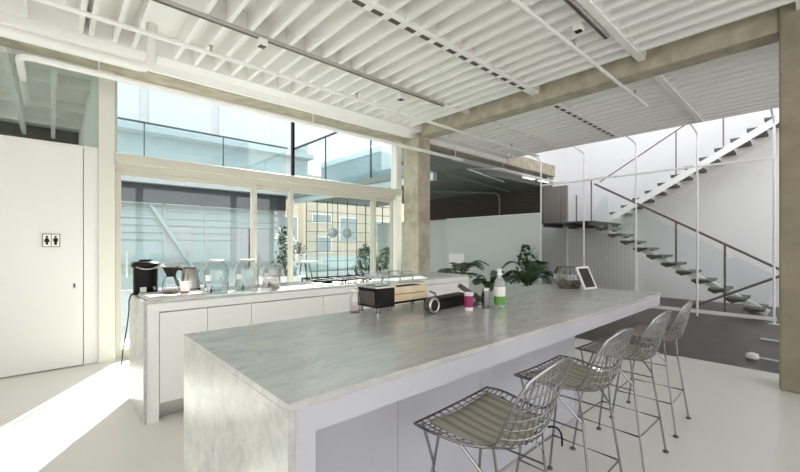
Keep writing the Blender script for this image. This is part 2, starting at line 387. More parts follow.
# sprinkler line close to the windows
t = hung('sprinkler_pipe', [(-2.2, 4.22, 3.30), (8.0, 4.22, 3.30)], .022, 'pipe', 'thin white sprinkler pipe with heads above the rear counter', 'pipe', [(0.6, 4.22, 3.3), (3.4, 4.22, 3.3), (6.6, 4.22, 3.3)])
for x in (1.21, 3.05, 6.9): sprinkler(t, (x, 4.22, 3.31))
t = hung('sprinkler_pipe', [(0.2, 1.66, 3.30), (6.25, 1.66, 3.30)], .02, 'pipe', 'thin white sprinkler pipe crossing above the bar stools', 'pipe', [(2.9, 1.66, 3.3), (5.6, 1.66, 3.3)])
for x in (3.87, 5.72): sprinkler(t, (x, 1.66, 3.31))
# large waste pipe with elbow
zp = 3.15
hung('waste_pipe', [(-2.6, 4.68, zp), (.59, 4.68, zp)] + arc((.63, 4.68, zp), (.77, 4.68, zp), (.77, 4.68, zp+.15)) + [(.77, 4.68, ZD)], .05, 'pipe', 'thick white waste pipe with an elbow turning up into the ceiling', 'pipe', [(-.8, 4.68, zp)], 14)
# slim pipe under the edge beam with its elbow over the washroom
zl = 3.04
hung('heating_pipe', [(-.22, 5.52, zl), (-.22, 5.0, zl)] + arc((-.22, 4.98, zl), (-.22, 4.86, zl), (-.10, 4.86, zl)) + [(0, 4.86, zl), (6.12, 4.86, zl)], .03, 'pipe', 'long slim white pipe under the window beam', 'pipe', [(.35, 4.86, zl), (2.75, 4.86, zl), (5.9, 4.86, zl)], 10, 3.31)
hung('heating_pipe', [(10.6, 4.86, zl), (7.55, 4.86, zl)] + arc((7.5, 4.86, zl), (7.4, 4.86, zl), (7.3, 4.98, zl)) + [(6.9, 5.35, zl), (9.0, 5.75, zl)], .022, 'pipe', 'bent white pipe beyond the concrete column', 'pipe', [(7.6, 4.86, zl), (10.2, 4.86, zl)], 8, 3.31)
hung('heating_pipe', [(-.22, 5.57, zl), (-.22, 6.5, zl)], .03, 'pipe', 'short white pipe behind the clerestory glass', 'pipe', [(-.22, 6.2, zl)], 10, 3.6)
tr = thing('lighting_track', 'long grey lighting track along the joists over the rear counter', 'track', (0, 3.77, ZJ), group=None)
obj('rail', box(B(), -2.5, 4.3, -.03, .03, -.03, 0), 'track', tr, bevel=.004)
obj('conductor', box(B(), -2.5, 4.3, -.012, .012, -.034, -.03), 'darkmetal', tr)
tr = thing('lighting_track', 'grey lighting track along the joists above the far stools', 'track', (3.3, 1.44, ZJ))
obj('rail', box(B(), -1.2, .80, -.025, .025, -.03, 0), 'track', tr, bevel=.004)
obj('conductor', box(B(), -1.2, .80, -.01, .01, -.034, -.03), 'darkmetal', tr)
def sensor(x, y, z, s, label, g='small boxes under the ceiling'):
    t = thing('ceiling_sensor', label, 'sensor', (x, y, z), 0, g)
    obj('housing', box(B(), -s*.5, s*.5, -s*.5, s*.5, -s*.75, 0), 'paper', t, bevel=.006)
    obj('lens', box(B(), -s*.38, s*.38, -s*.38, s*.38, -s*.79, -s*.75), 'dirtglass', t)
sensor(1.56, 3.77, ZJ-.034, .09, 'white sensor box with dark lens under the long track')
sensor(3.58, 3.92, ZJ, .10, 'white sensor box with dark lens above the sliding doors')
sensor(3.70, 1.55, ZJ, .08, 'white sensor box with dark lens above the stools')
sensor(.05, 4.35, ZJ, .08, 'small white junction box beside the waste pipe')
# ------------------------------------------------------------------ island
IX0, IX1, IY0, IY1, ZT = .46, 3.94, .945, 2.02, .91
t = thing('island', 'long grey marble topped kitchen island with cool white cabinet base', 'kitchen island', (IX0, IY0, 0))
LX, LY = IX1-IX0, IY1-IY0
obj('worktop', box(B(), 0, LX, 0, LY, ZT-.022, ZT), 'marble', t, bevel=.002)
obj('end_slab', box(B(), 0, .022, 0, LY, 0, ZT-.022), 'marble', t, bevel=.001)
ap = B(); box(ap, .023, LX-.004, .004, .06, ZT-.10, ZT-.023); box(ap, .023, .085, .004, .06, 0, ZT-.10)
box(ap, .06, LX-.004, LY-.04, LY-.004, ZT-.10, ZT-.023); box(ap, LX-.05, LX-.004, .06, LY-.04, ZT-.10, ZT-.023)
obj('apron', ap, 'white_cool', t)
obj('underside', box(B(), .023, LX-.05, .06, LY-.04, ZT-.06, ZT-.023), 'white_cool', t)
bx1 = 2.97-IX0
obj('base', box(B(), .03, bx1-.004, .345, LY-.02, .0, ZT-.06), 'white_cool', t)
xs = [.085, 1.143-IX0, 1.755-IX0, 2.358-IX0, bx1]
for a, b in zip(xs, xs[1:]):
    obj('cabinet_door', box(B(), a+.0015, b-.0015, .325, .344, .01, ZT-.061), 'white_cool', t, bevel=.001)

# ------------------------------------------------------------------ rear counter
CX0, CX1, CY0, CY1 = .50, 4.376, 3.36, 4.05
t = thing('rear_counter', 'white kitchen counter with marble top under the windows', 'kitchen counter', (CX0, CY0, 0))
LX, LY = CX1-CX0, CY1-CY0
obj('worktop', box(B(), 0, LX, 0, LY, ZT-.022, ZT), 'marble', t, bevel=.002)
obj('end_slab', box(B(), 0, .022, 0, LY, 0, ZT-.022), 'marble', t, bevel=.001)
fr = B(); box(fr, .023, LX, .006, .05, ZT-.085, ZT-.023); box(fr, .023, .10, .006, .05, 0, ZT-.085); box(fr, LX-.03, LX, .006, .05, 0, ZT-.085)
obj('front_frame', fr, 'white', t)
obj('carcass', box(B(), .023, LX-.004, .055, LY-.01, .12, ZT-.03), 'white', t)
obj('toe_kick', box(B(), .10, LX-.03, .09, .11, 0, .12), 'steel', t)
xs = [.103, .942-CX0, 1.30-CX0, 2.026-CX0, 2.75-CX0, 3.47-CX0, LX-.033]
for i, (a, b) in enumerate(zip(xs, xs[1:])):
    obj('cabinet_door', box(B(), a+.002, b-.002, .012, .052, .13, ZT-.095), 'white', t, bevel=.001)
# gas hob
t = thing('gas_hob', 'flat gas hob with black pan supports on the rear counter', 'hob', (2.05, 3.44, ZT))
obj('plate', box(B(), 0, .86, 0, .50, 0, .008), 'steel', t, bevel=.003)
for bx_, by_, br in ((.16,.14,.045),(.16,.37,.04),(.43,.25,.06),(.70,.14,.04),(.70,.37,.045)):
    bb = B(); lathe(bb, [(br*1.2,.008),(br*1.2,.016),(br,.018),(br,.028),(br*.9,.031)], bx_, by_, 20)
    obj('burner', bb, 'black', t, smooth=True)
for gx in (.02, .30, .58):
    gb = B(); z = .044
    for y in (.03, .25, .47): bar(gb, (gx, y, z), (gx+.26, y, z), .012, .012)
    for q in (gx+.006, gx+.13, gx+.254): bar(gb, (q, .03, z), (q, .47, z), .012, .012)
    for q in (gx+.006, gx+.254):
        for y in (.03, .47): box(gb, q-.006, q+.006, y-.006, y+.006, .008, z)
    obj('pan_support', gb, 'blackmatte', t)
for k in range(5):
    kb = B(); lathe(kb, [(.018,.008),(.016,.028),(.0,.028)], .25+k*.09, .045-.02, 14, capt=False); obj('knob', kb, 'steel', t, smooth=True)

# coffee urn
t = thing('coffee_urn', 'tall black coffee urn with steel rim on the counter corner', 'coffee urn', (.60, 3.925, ZT), .25)
ub = B(); lathe(ub, [(.085,0),(.09,.012),(.09,.225),(.094,.228)], n=32); obj('body', ub, 'black', t, smooth=True)
ub = B(); lathe(ub, [(.098,.229),(.104,.235),(.104,.262),(.09,.275),(.05,.282),(.045,.295),(.0,.297)], n=32, capt=False); obj('lid', ub, 'black', t, smooth=True)
ub = B(); tube(ub, arc((-.09,-.05,.235),(-.05,-.15,.2),(.06,-.115,.235))+[(.12,-.06,.25)], .006, 8); obj('carry_handle', ub, 'steel', t, smooth=True)
obj('sticker', box(B(), -.075, -.035, -.098, -.078, .025, .065), 'paper', t)
sp = B(); tube(sp, [(.02,-.085,.06),(.02,-.115,.06),(.02,-.12,.04)], .009, 8); obj('tap', sp, 'steel', t, smooth=True)
cb = tube(B(), arc((.515,3.83,ZT+.012),(.478,3.82,ZT+.03),(.472,3.85,ZT-.05),6)+arc((.476,3.87,ZT-.1),(.470,3.9,.65),(.45,4.0,.45),6)+[(.445,4.05,.3)], .005, 6)
tag(obj('power_cord', cb, 'black', smooth=True), 'black power cord hanging over the counter edge beside the urn', 'cord')
# marble tray and coffee things
t = thing('serving_tray', 'pale marble serving tray under the coffee dripper', 'tray', (.735, 3.60, ZT), .03)
tb = B(); box(tb, -.20, .22, -.19, .19, 0, .012)
obj('base', tb, 'paper', t, bevel=.004)
tb = B(); box(tb, -.20, .22, -.19, -.178, .012, .024); box(tb, -.20, .22, .178, .19, .012, .024); box(tb, -.20, -.188, -.178, .178, .012, .024); box(tb, .208, .22, -.178, .178, .012, .024)
obj('rim', tb, 'marble', t)
t = thing('coffee_dripper', 'glass coffee server with black dripper cone on the pale tray', 'coffee dripper', (.745, 3.70, ZT+.0125))
cb = B(); lathe(cb, [(.055,0),(.062,.01),(.062,.09),(.045,.125),(.045,.14)], n=24, capt=False); obj('carafe', cb, 'crystal', t, smooth=True)
cb = B(); lathe(cb, [(.052,.004),(.056,.012),(.056,.03)], n=24); obj('coffee', cb, mat('brewed_coffee', (.12,.04,.02), .2), t, smooth=True)
cb = B(); lathe(cb, [(.035,.141),(.03,.15),(.065,.225),(.07,.228)], n=24, capt=False); obj('dripper_cone', cb, 'black', t, smooth=True)
cb = B(); tube(cb, [(.09*math.cos(a), .09*math.sin(a), .228) for a in [2*PI*k/24 for k in range(24)]], .004, 6, closed=True); tube(cb, [(-.09,0,.228),(-.045,0,.2),],.004,6)
obj('rim_ring', cb, 'steel', t, smooth=True)
cb = B(); tube(cb, arc((.06,0,.105),(.12,0,.1),(.062,0,.02)), .006, 8); obj('handle', cb, 'black', t, smooth=True)
t = thing('paper_cup', 'pale paper cup on the tray in front of the dripper', 'cup', (.825, 3.585, ZT+.0125))
cb = B(); lathe(cb, [(.032,0),(.040,.10),(.042,.102)], n=20, capt=False); obj('cup_wall', cb, 'paper', t, smooth=True)
cb = B(); lathe(cb, [(.0335,.006),(.0345,.024)], n=20, capb=False, capt=False)
obj('sleeve', cb, mat('brown_band', (.3,.09,.05), .5), t, smooth=True)
t = thing('kettle', 'brushed steel electric kettle with black handle beside the tray', 'kettle', (.945, 3.93, ZT), 2.9)
kb = B(); lathe(kb, [(.085,.022),(.085,.03),(.062,.20),(.058,.205)], n=28); obj('body', kb, 'steel', t, smooth=True)
kb = B(); lathe(kb, [(.09,0),(.09,.021),(.085,.0215)], n=28); obj('power_base', kb, 'black', t, smooth=True)
kb = B(); lathe(kb, [(.057,.206),(.054,.215),(.02,.22),(.0,.22)], n=28, capt=False); obj('lid', kb, 'black', t, smooth=True)
kb = B(); tube(kb, [(.055,0,.19)]+arc((.08,0,.2),(.125,0,.2),(.12,0,.13))+[(.10,0,.06),(.078,0,.05)], .011, 8); obj('handle', kb, 'black', t, smooth=True)
kb = B(); tube(kb, [(-.055,0,.165),(-.085,0,.20)], [.02,.012], 8); obj('spout', kb, 'steel', t, smooth=True)
# white cloth
# drink dispensers
def dispenser(x, y, r, hgt, label, pink=False, lid=True):
    t = thing('drink_dispenser', label, 'drink dispenser', (x, y, ZT), -.6, 'glass drink dispensers')
    b_ = B(); lathe(b_, [(r*.92,0),(r,.02),(r,hgt*.72),(r*.9,hgt*.82),(r*.62,hgt*.93),(r*.62,hgt*.96)], n=28, capt=False); obj('jar', b_, 'crystal', t, smooth=True)
    b_ = B(); lathe(b_, [(r*.88,.006),(r*.94,.022),(r*.95,hgt*.70)], n=28); obj('water', b_, M['pinkjuice'] if pink else M['icewater'], t, smooth=True)
    if lid:
        b_ = B(); lathe(b_, [(r*.66,hgt*.955),(r*.66,hgt),(r*.6,hgt*1.01)], n=28); obj('lid', b_, 'track', t, smooth=True)
    b_ = B(); tube(b_, [(0,-r*.97,.045),(0,-r-.035,.045),(0,-r-.04,.02)], .009, 8); box(b_, -.004,.004,-r-.032,-r-.02,.05,.075); obj('tap', b_, 'darkmetal', t, smooth=True)
    b_ = B(); box(b_, -r*.6, -r*.2, -r*1.0, -r*.86, hgt*.4, hgt*.56); obj('tag', b_, 'paper', t)
dispenser(1.06, 3.53, .098, .29, 'glass drink dispenser with steel lid next to the kettle')
dispenser(1.33, 3.56, .105, .285, 'glass drink dispenser in the middle of the three on the counter')
dispenser(1.60, 3.64, .085, .26, 'lidless glass dispenser of pink water nearest the gas hob', True, False)

# ------------------------------------------------------------------ things on the island
t = thing('coffee_machine', 'low black machine with pale wood slats standing on the island', 'machine', (1.45, 1.80, ZT))
obj('body', box(B(), 0, .145, 0, .20, .034, .155), 'blackmatte', t, bevel=.006)
obj('chassis', box(B(), .145, .49, .065, .20, .034, .075), 'black', t, bevel=.004)
obj('rear_housing', box(B(), .145, .49, .085, .20, .075, .14), 'blackmatte', t, bevel=.004)
obj('left_panel', box(B(), -.006, 0, .02, .18, .05, .135), 'darkmetal', t, bevel=.002)
obj('top_tray', box(box(B(), -.012, .15, -.004, .205, .156, .164), .15, .495, .075, .205, .156, .164), 'steel', t)
for k in (0, 1): obj('wood_slat', box(B(), .145, .49, .045, .064, .052+k*.049, .097+k*.049), 'wood', t, bevel=.004)
for fx, fy in ((.02,.015),(.02,.18),(.15,.055),(.475,.055),(.475,.185)):
    fb = B(); lathe(fb, [(.014,0),(.014,.01),(.009,.012),(.009,.05)], fx, fy, 12); obj('foot', fb, 'chrome', t, smooth=True)
rb = B(); tube(rb, [(-.008,.198,.164),(-.008,.198,.20),(.49,.198,.20),(.49,.198,.164)], .004, 6); obj('cup_rail', rb, 'chrome', t, smooth=True)
fb = B(); tube(fb, [(.49,.03,.10),(.515,.0,.085),(.52,-.02,.03)], .007, 8); obj('steam_wand', fb, 'chrome', t, smooth=True)
tz = ZT+.1645
def glass(x, y, z, r, hh, label, up=True, name='drinking_glass', cat='glass', g='glassware on top of the low machine'):
    t = thing(name, label, cat, (x, y, z), 0, g)
    b_ = B(); pr = [(r*.82,0),(r,hh)] if up else [(r,0),(r*.8,hh*.9),(r*.7,hh)]
    lathe(b_, pr, n=20, capb=up, capt=not up); obj('bowl', b_, 'crystal', t, smooth=True)
    b_ = B(); lathe(b_, [(r*.8,.0),(r*.82,.008)] if up else [(r*.7,hh-.006),(r*.7,hh+.002)], n=20); obj('thick_base', b_, 'crystal', t, smooth=True)
glass(1.49, 1.84, tz, .034, .08, 'upright glass at the washroom end of the low machine')
glass(1.50, 1.93, tz, .034, .085, 'upright glass behind the end one on the low machine')
glass(1.56, 1.85, tz, .032, .095, 'upright glass above the black body corner of the low machine')
glass(1.585, 1.955, tz, .030, .085, 'upright glass in the rear row above the wood slats')
glass(1.70, 1.94, tz, .058, .085, 'upturned glass bowl above the middle of the wood slats', False, 'glass_bowl', 'bowl')
glass(1.83, 1.94, tz, .056, .075, 'upturned glass bowl above the far end of the wood slats', False, 'glass_bowl', 'bowl')
t = thing('syrup_bottle', 'clear pinkish jar at the washroom end of the low machine', 'jar', (1.398, 1.955, ZT))
b_ = B(); lathe(b_, [(.030,0),(.032,.01),(.032,.09),(.022,.115),(.022,.13)], n=20, capt=False); obj('jar', b_, 'crystal', t, smooth=True)
b_ = B(); lathe(b_, [(.028,.005),(.029,.06)], n=20); obj('syrup', b_, 'pinkjuice', t, smooth=True)
b_ = B(); lathe(b_, [(.024,.128),(.024,.148),(.0,.15)], n=20, capt=False); obj('cap', b_, 'paper', t, smooth=True)
# round canister on its side
t = thing('steel_canister', 'short round steel canister lying on its side beside the machine', 'canister', (1.715, 1.60, ZT+.0475+.006), .05)
b_ = B(); n_=28
tube(b_, [(0,-.022,0),(0,.022,0)], .046, n_); obj('drum', b_, 'darkmetal', t, smooth=True)
b_ = B(); tube(b_, [(.040*math.cos(a), -.022, .040*math.sin(a)) for a in [2*PI*k/28 for k in range(28)]], .0075, 8, closed=True); obj('rim', b_, 'steel', t, smooth=True)
b_ = B(); tube(b_, [(0,-.026,0),(0,-.021,0)], .036, n_); obj('dark_face', b_, 'black', t, smooth=True)
t = thing('storage_box', 'flat dark box lying behind the magenta cup', 'box', (1.80, 1.642, ZT), .12)
obj('tub', box(B(), 0, .42, 0, .10, 0, .062), 'blackmatte', t, bevel=.006)
obj('lid', box(B(), -.004, .424, -.004, .104, .063, .075), 'black', t, bevel=.004)
t = thing('paper_cup', 'paper cup with a magenta band in front of the dark box', 'cup', (1.985, 1.525, ZT))
b_ = B(); lathe(b_, [(.026,0),(.031,.112),(.033,.115)], n=22, capt=False); obj('cup_wall', b_, 'paper', t, smooth=True)
b_ = B(); lathe(b_, [(.0272,.022),(.0310,.095)], n=22, capb=False, capt=False); obj('band', b_, 'magenta', t, smooth=True)
t = thing('steel_tin', 'slim polished steel tin between magenta cup and green bottle', 'tin', (2.14, 1.505, ZT))
b_ = B(); lathe(b_, [(.024,0),(.025,.004),(.025,.118)], n=22); obj('body', b_, 'chrome', t, smooth=True)
b_ = B(); lathe(b_, [(.026,.119),(.026,.134),(.0,.136)], n=22, capt=False); obj('lid', b_, 'steel', t, smooth=True)
t = thing('spray_bottle', 'clear spray bottle with a green label on the island', 'bottle', (2.245, 1.465, ZT), .5)
b_ = B(); lathe(b_, [(.034,0),(.038,.01),(.038,.15),(.034,.175),(.016,.205),(.014,.215)], n=24); obj('bottle', b_, mat('clear_plastic', (.85,.9,.9), .08, trans=.7), t, smooth=True)
b_ = B(); lathe(b_, [(.0388,.018),(.0388,.075)], n=24, capb=False, capt=False); obj('green_label', b_, 'greenlabel', t, smooth=True)
b_ = B(); lathe(b_, [(.0388,.0755),(.0388,.14)], n=24, capb=False, capt=False); obj('white_label', b_, 'paper', t, smooth=True)
b_ = B(); lathe(b_, [(.017,.214),(.017,.232)], n=14); box(b_, -.045, .022, -.011, .011, .232, .26); tube(b_, [(-.03,0,.232),(-.036,0,.20)], .005, 6); obj('trigger_head', b_, 'paper', t, bevel=.003)
# dark folding stand with two bars
t = thing('tool_stand', 'dark tilted metal bars of a small stand behind the magenta cup', 'stand', (2.17, 1.578, ZT), -.35)
for yy, z0 in ((0, .0), (.034, .012)):
    b_ = B(); bar(b_, (-.14, yy, .135+z0), (.07, yy, .016), .026, .028); obj('tilted_bar', b_, 'darkmetal', t, bevel=.003)
b_ = B(); bar(b_, (-.03, .017, .01), (.10, .017, .118), .022, .02); obj('cross_bar', b_, 'darkmetal', t, bevel=.003)
b_ = B(); box(b_, -.05, .09, -.015, .05, 0, .008); obj('foot_plate', b_, 'steel', t)
# terrarium
t = thing('terrarium', 'faceted glass terrarium bowl with dark planting at the island end', 'terrarium', (3.75, 1.668, ZT), .3)
b_ = B(); lathe(b_, [(.085,0),(.145,.085),(.135,.14),(.105,.205)], n=8, capt=False); obj('glass_bowl', b_, 'crystal', t)
b_ = B()
for k in range(8):
    a = 2*PI*k/8; c_, s_ = math.cos(a), math.sin(a)
    tube(b_, [(r*c_, r*s_, z) for r, z in ((.085,.001),(.145,.085),(.135,.14),(.105,.205))], .0025, 5)
for r, z in ((.105,.205),(.145,.085),(.085,.003)):
    tube(b_, [(r*math.cos(2*PI*k/8), r*math.sin(2*PI*k/8), z) for k in range(8)], .003, 5, closed=True)
obj('brass_edges', b_, 'brownrail', t)
b_ = B(); lathe(b_, [(.078,.004),(.115,.05),(.09,.075),(.03,.085),(.0,.086)], n=16, capt=False); obj('pebbles', b_, 'pebble', t)
b_ = B()
for k in range(30):
    a = random.uniform(0, 2*PI); r = random.uniform(0, .08)
    c0 = Vector((r*math.cos(a), r*math.sin(a), .075)); tip = c0*1.25 + Vector((random.uniform(-.03,.03), random.uniform(-.03,.03), random.uniform(.025,.06)+.01))
    tube(b_, [c0, (c0+tip)/2, tip], [.012, .011, .002], 6)
obj('succulent', b_, mat('dusky_succulent', (.12,.12,.07), .6), t, smooth=True)
# chalkboard
t = thing('chalkboard', 'small white framed chalkboard leaning by the terrarium', 'chalkboard', (3.751, 1.450, ZT+.0075), -.15)
def lean(bm, ang=-.42):
    bmesh.ops.rotate(bm, verts=bm.verts[:], cent=(0,0,0), matrix=Matrix.Rotation(ang, 3, 'X')); return bm
b_ = B()
W_, H_ = .10, .225
box(b_, -W_, W_, 0, .016, 0, .018); box(b_, -W_, W_, 0, .016, H_-.018, H_); box(b_, -W_, -W_+.018, 0, .016, .018, H_-.018); box(b_, W_-.018, W_, 0, .016, .018, H_-.018)
obj('frame', lean(b_), 'paper', t)
b_ = B(); box(b_, -W_+.018, W_-.018, .004, .012, .018, H_-.018); obj('board', lean(b_), 'chalk', t)

# ------------------------------------------------------------------ wire counter stools
def crom(tab, t):
    for i in range(len(tab)-1):
        if t <= tab[i+1][0] or i == len(tab)-2: break
    p0 = tab[max(i-1,0)]; p1 = tab[i]; p2 = tab[i+1]; p3 = tab[min(i+2,len(tab)-1)]
    u = (t-p1[0])/(p2[0]-p1[0])
    out = []
    for k in range(1, len(p1)):
        m1 = (p2[k]-p0[k])/(p2[0]-p0[0])*(p2[0]-p1[0]); m2 = (p3[k]-p1[k])/(p3[0]-p1[0])*(p2[0]-p1[0])
        out.append((2*u**3-3*u**2+1)*p1[k]+(u**3-2*u*u+u)*m1+(-2*u**3+3*u*u)*p2[k]+(u**3-u*u)*m2)
    return out
CEN = [(0,.185,.655),(.2,.085,.640),(.42,-.045,.622),(.55,-.135,.622),(.64,-.190,.650),(.75,-.212,.72),(.88,-.235,.82),(1,-.256,.928)]
EDG = [(0,.250,.165,.672),(.2,.258,.09,.672),(.42,.235,-.03,.664),(.55,.212,-.10,.668),(.64,.205,-.145,.69),(.75,.212,-.178,.755),(.88,.210,-.212,.835),(1,.180,-.243,.905)]
def shell(s, t):
    cy, cz = crom(CEN, t); w_, ey, ez = crom(EDG, t); q = s*s
    return Vector((s*w_, cy+(ey-cy)*q, cz+(ez-cz)*q))
def make_stool():
    t = thing('wire_stool', 'first', 'bar stool', (0,0,0), 0, 'wire bar stools along the island')
    b_ = B()
    for k in range(1, 12):
        s = -1+2*k/12; tube(b_, [shell(s, i/22) for i in range(23)], .0028, 5)
    for k in range(1, 19):
        tt = k/19; tube(b_, [shell(-1+2*i/10, tt) for i in range(11)], .0028, 5)
    obj('wire_shell', b_, 'chrome', t, smooth=True)
    rim = [shell(-1, i/22) for i in range(23)] + [shell(-1+2*i/10, 1) for i in range(1,10)] + [shell(1, 1-i/22) for i in range(23)] + [shell(1-2*i/10, 0) for i in range(1,10)]
    b_ = B(); tube(b_, rim, .0055, 6, closed=True); obj('rim', b_, 'chrome', t, smooth=True)
    # cushion
    b_ = B(); top = {}; bot = {}; ns, nt_ = 32, 16
    for i in range(ns+1):
        for j in range(nt_+1):
            s = -.78+1.56*i/ns; tt = .09+.48*j/nt_
            p = shell(s, tt); e = min(1, 6*min(i/ns, 1-i/ns, j/nt_, 1-j/nt_))
            ridge = .004*abs(math.sin(PI*i/ns*8))
            top[i,j] = b_.verts.new(p+Vector((0,0,.008+.016*math.sqrt(e)+ridge*e))); bot[i,j] = b_.verts.new(p+Vector((0,0,.0035)))
    for i in range(ns):
        for j in range(nt_):
            b_.faces.new((top[i,j],top[i+1,j],top[i+1,j+1],top[i,j+1])); b_.faces.new((bot[i,j],bot[i,j+1],bot[i+1,j+1],bot[i+1,j]))
    for i in range(ns):
        b_.faces.new((top[i,0],bot[i,0],bot[i+1,0],top[i+1,0])); b_.faces.new((top[i,nt_],top[i+1,nt_],bot[i+1,nt_],bot[i,nt_]))
    for j in range(nt_):
        b_.faces.new((top[0,j],top[0,j+1],bot[0,j+1],bot[0,j])); b_.faces.new((top[ns,j],bot[ns,j],bot[ns,j+1],top[ns,j+1]))
    obj('cushion', b_, 'cushion', t, smooth=True)
    for sx in (-1, 1):
        for sy in (-1, 1):
            foot = Vector((sx*.205, sy*.205, .008)); knee = Vector((sx*.168, sy*.140, .50))
            b_ = B()
            tube(b_, [foot, knee], .0065, 8)
            ta, tb_ = (.06, .24) if sy > 0 else (.36, .58)
            up1 = shell(sx*.88, ta); up2 = shell(sx*.88, tb_)
            tube(b_, [knee, up1], .0055, 6); tube(b_, [knee, up2], .0055, 6)
            lg = obj('leg', b_, 'chrome', t, smooth=True)
            g_ = B(); lathe(g_, [(.016,0),(.018,.004),(.014,.012),(.006,.016)], foot.x, foot.y, 14); obj('glide', g_, 'darkmetal', lg, smooth=True)
    def at(sx, sy, z):
        f = z/.50; return Vector((sx*(.205-.037*f), sy*(.205-.065*f), z))
    b_ = B(); z = .215
    tube(b_, [at(-1,-1,z), at(-1,1,z), at(1,1,z), at(1,-1,z)], .0055, 8, closed=True); obj('footrest', b_, 'chrome', t, smooth=True)
    for sx in (-1,1): obj('brace', tube(B(), [at(sx,-1,.47), at(sx,1,.47)], .004, 6), 'chrome', t, smooth=True)
    return t
st = make_stool()
labels = ['wire stool with padded seat standing closest to the marble end slab, first in the row',
          'second wire stool in the row counted from the marble end slab',
          'third wire stool in the row counted from the marble end slab',
          'fourth wire stool at the end of the row beside the dark floor']
for i, (x, y, a) in enumerate(((1.265, .84, .06), (1.985, .88, 0), (2.715, .88, -.02), (3.40, .885, .02))):
    if i: dup(st, (x, y, 0), a, labels[i])
st.location = (1.25, .86, 0); st.rotation_euler = (0, 0, .06); st['label'] = labels[0]
cu = next(c for c in st.children if c.name.startswith('cushion'))
b_ = B(); tube(b_, arc((.13,-.17,.64),(.16,-.22,.66),(.155,-.215,.575)), .004, 6); obj('strap', b_, 'black', cu, smooth=True)

# ------------------------------------------------------------------ washroom sign
t = thing('restroom_sign', 'small framed restroom sign with two black figures on the white door', 'sign', (-.003, YF, 1.378))
obj('plate', box(B(), -.068, .068, -.008, 0, -.066, .066), 'paper', t, bevel=.003)
b_ = B(); box(b_, -.070, .070, -.011, -.0082, .063, .069); box(b_, -.070, .070, -.011, -.0082, -.069, -.063); box(b_, -.070, -.064, -.011, -.0082, -.063, .063); box(b_, .064, .070, -.011, -.0082, -.063, .063); box(b_, -.0025, .0025, -.011, -.0082, -.063, .063)
obj('border', b_, 'darkmetal', t)
def flat(bm, poly, cx): # polygon in x,z
    a = [bm.verts.new((cx+x*.8, -.0112, z*.9)) for x, z in poly]; b = [bm.verts.new((cx+x*.8, -.0083, z*.9)) for x, z in poly]
    bm.faces.new(a); bm.faces.new(b[::-1]); n = len(poly)
    for i in range(n): bm.faces.new((a[i], b[i], b[(i+1)%n], a[(i+1)%n]))
def circ(cx, cz, r, n=12): return [(cx+r*math.cos(2*PI*k/n), cz+r*math.sin(2*PI*k/n)) for k in range(n)]
b_ = B(); flat(b_, circ(0, .043, .0125), -.034); flat(b_, [(-.014,.028),(.014,.028),(.030,-.018),(.012,-.018),(.012,-.05),(-.012,-.05),(-.012,-.018),(-.030,-.018)], -.034); obj('woman_figure', b_, 'black', t)
b_ = B(); flat(b_, circ(0, .043, .0125), .034); flat(b_, [(-.022,.028),(.022,.028),(.024,-.012),(.014,-.012),(.014,-.052),(-.014,-.052),(-.014,-.012),(-.024,-.012)], .034); obj('man_figure', b_, 'black', t)

# ------------------------------------------------------------------ white screen frame before the stairs
XS = 8.95
t = thing('screen_frame', 'white tube frame standing on the dark floor before the staircase', 'frame', (XS, 2.6, 0))
for y in (4.66, 3.63, 2.58, 1.56, .53):
    q = y-2.6
    b_ = B(); tube(b_, [(0,q,0),(0,q,3.30)] + arc((0,q,3.32),(0,q,3.42),(-.1,q,3.44)) + [(XE-XS+.01,q,3.50)], .017, 8); obj('post', b_, 'potwhite', t, smooth=True)
b_ = B(); bar(b_, (0, 1.0-2.6-.5, .09), (0, 4.66-2.6, .09), .035, .06); obj('bottom_rail', b_, 'potwhite', t)
b_ = B(); bar(b_, (0, .5-2.6, 2.80), (0, 4.66-2.6, 2.80), .03, .035); obj('top_rail', b_, 'potwhite', t)
b_ = B(); box(b_, -.03, .03, .45-2.6, .6-2.6, 0, .012); box(b_, -.03, .03, 2.5-2.6, 2.66-2.6, 0, .012); obj('foot_plate', b_, 'potwhite', t)

# ------------------------------------------------------------------ staircase
t = thing('staircase', 'two flight open staircase with dark treads against the white wall', 'staircase', (10, 3.7, 0))
NL = 12; rise = 1.91/NL; run = .262
for k in range(NL-1):        # lower flight: towards -Y going down from the landing
    z = 1.91-rise*(k+1); y = -.10-run*k
    b_ = B(); box(b_, -.45, .45, y-run-.02, y, z-.05, z)
    # folded steel pan under the tread
    for sx in (-.45, .38):
        v = [b_.verts.new(p) for p in ((sx, y, z-.036),(sx, y-run, z-.036),(sx, y-.10, z-.10),(sx+.07, y, z-.036),(sx+.07, y-run, z-.036),(sx+.07, y-.10, z-.10))]
        for f in ((0,1,2),(5,4,3),(0,3,4,1),(1,4,5,2),(2,5,3,0)): b_.faces.new([v[i] for i in f])
    obj('tread', b_, 'tread', t)
b_ = B(); bar(b_, (0, -.05, 1.91-.18), (0, -.10-run*(NL-1)-.05, .04), .10, .12); obj('stringer', b_, 'white', t)
b_ = B(); box(b_, -.55, 1.45, -.06, 1.25, 1.87, 1.91); box(b_, -.45, 1.4, 0, .08, 1.80, 1.87); box(b_, -.45, 1.4, .6, .68, 1.80, 1.87); box(b_, -.45, 1.4, 1.12, 1.2, 1.80, 1.87)
obj('landing', b_, 'tread', t)
UX = 1.02
for k in range(15):          # upper flight
    y = -.05-.262*k; z = 2.17+.155*k
    b_ = B(); box(b_, UX-.45, UX+.40, y-.27, y, z-.06, z)
    obj('tread', b_, 'tread', t)
b_ = B(); bar(b_, (UX-.47, .12, 1.88), (UX-.47, -4.0, 1.95+.59*4.0), .04, .135); obj('stringer', b_, 'potwhite', t)
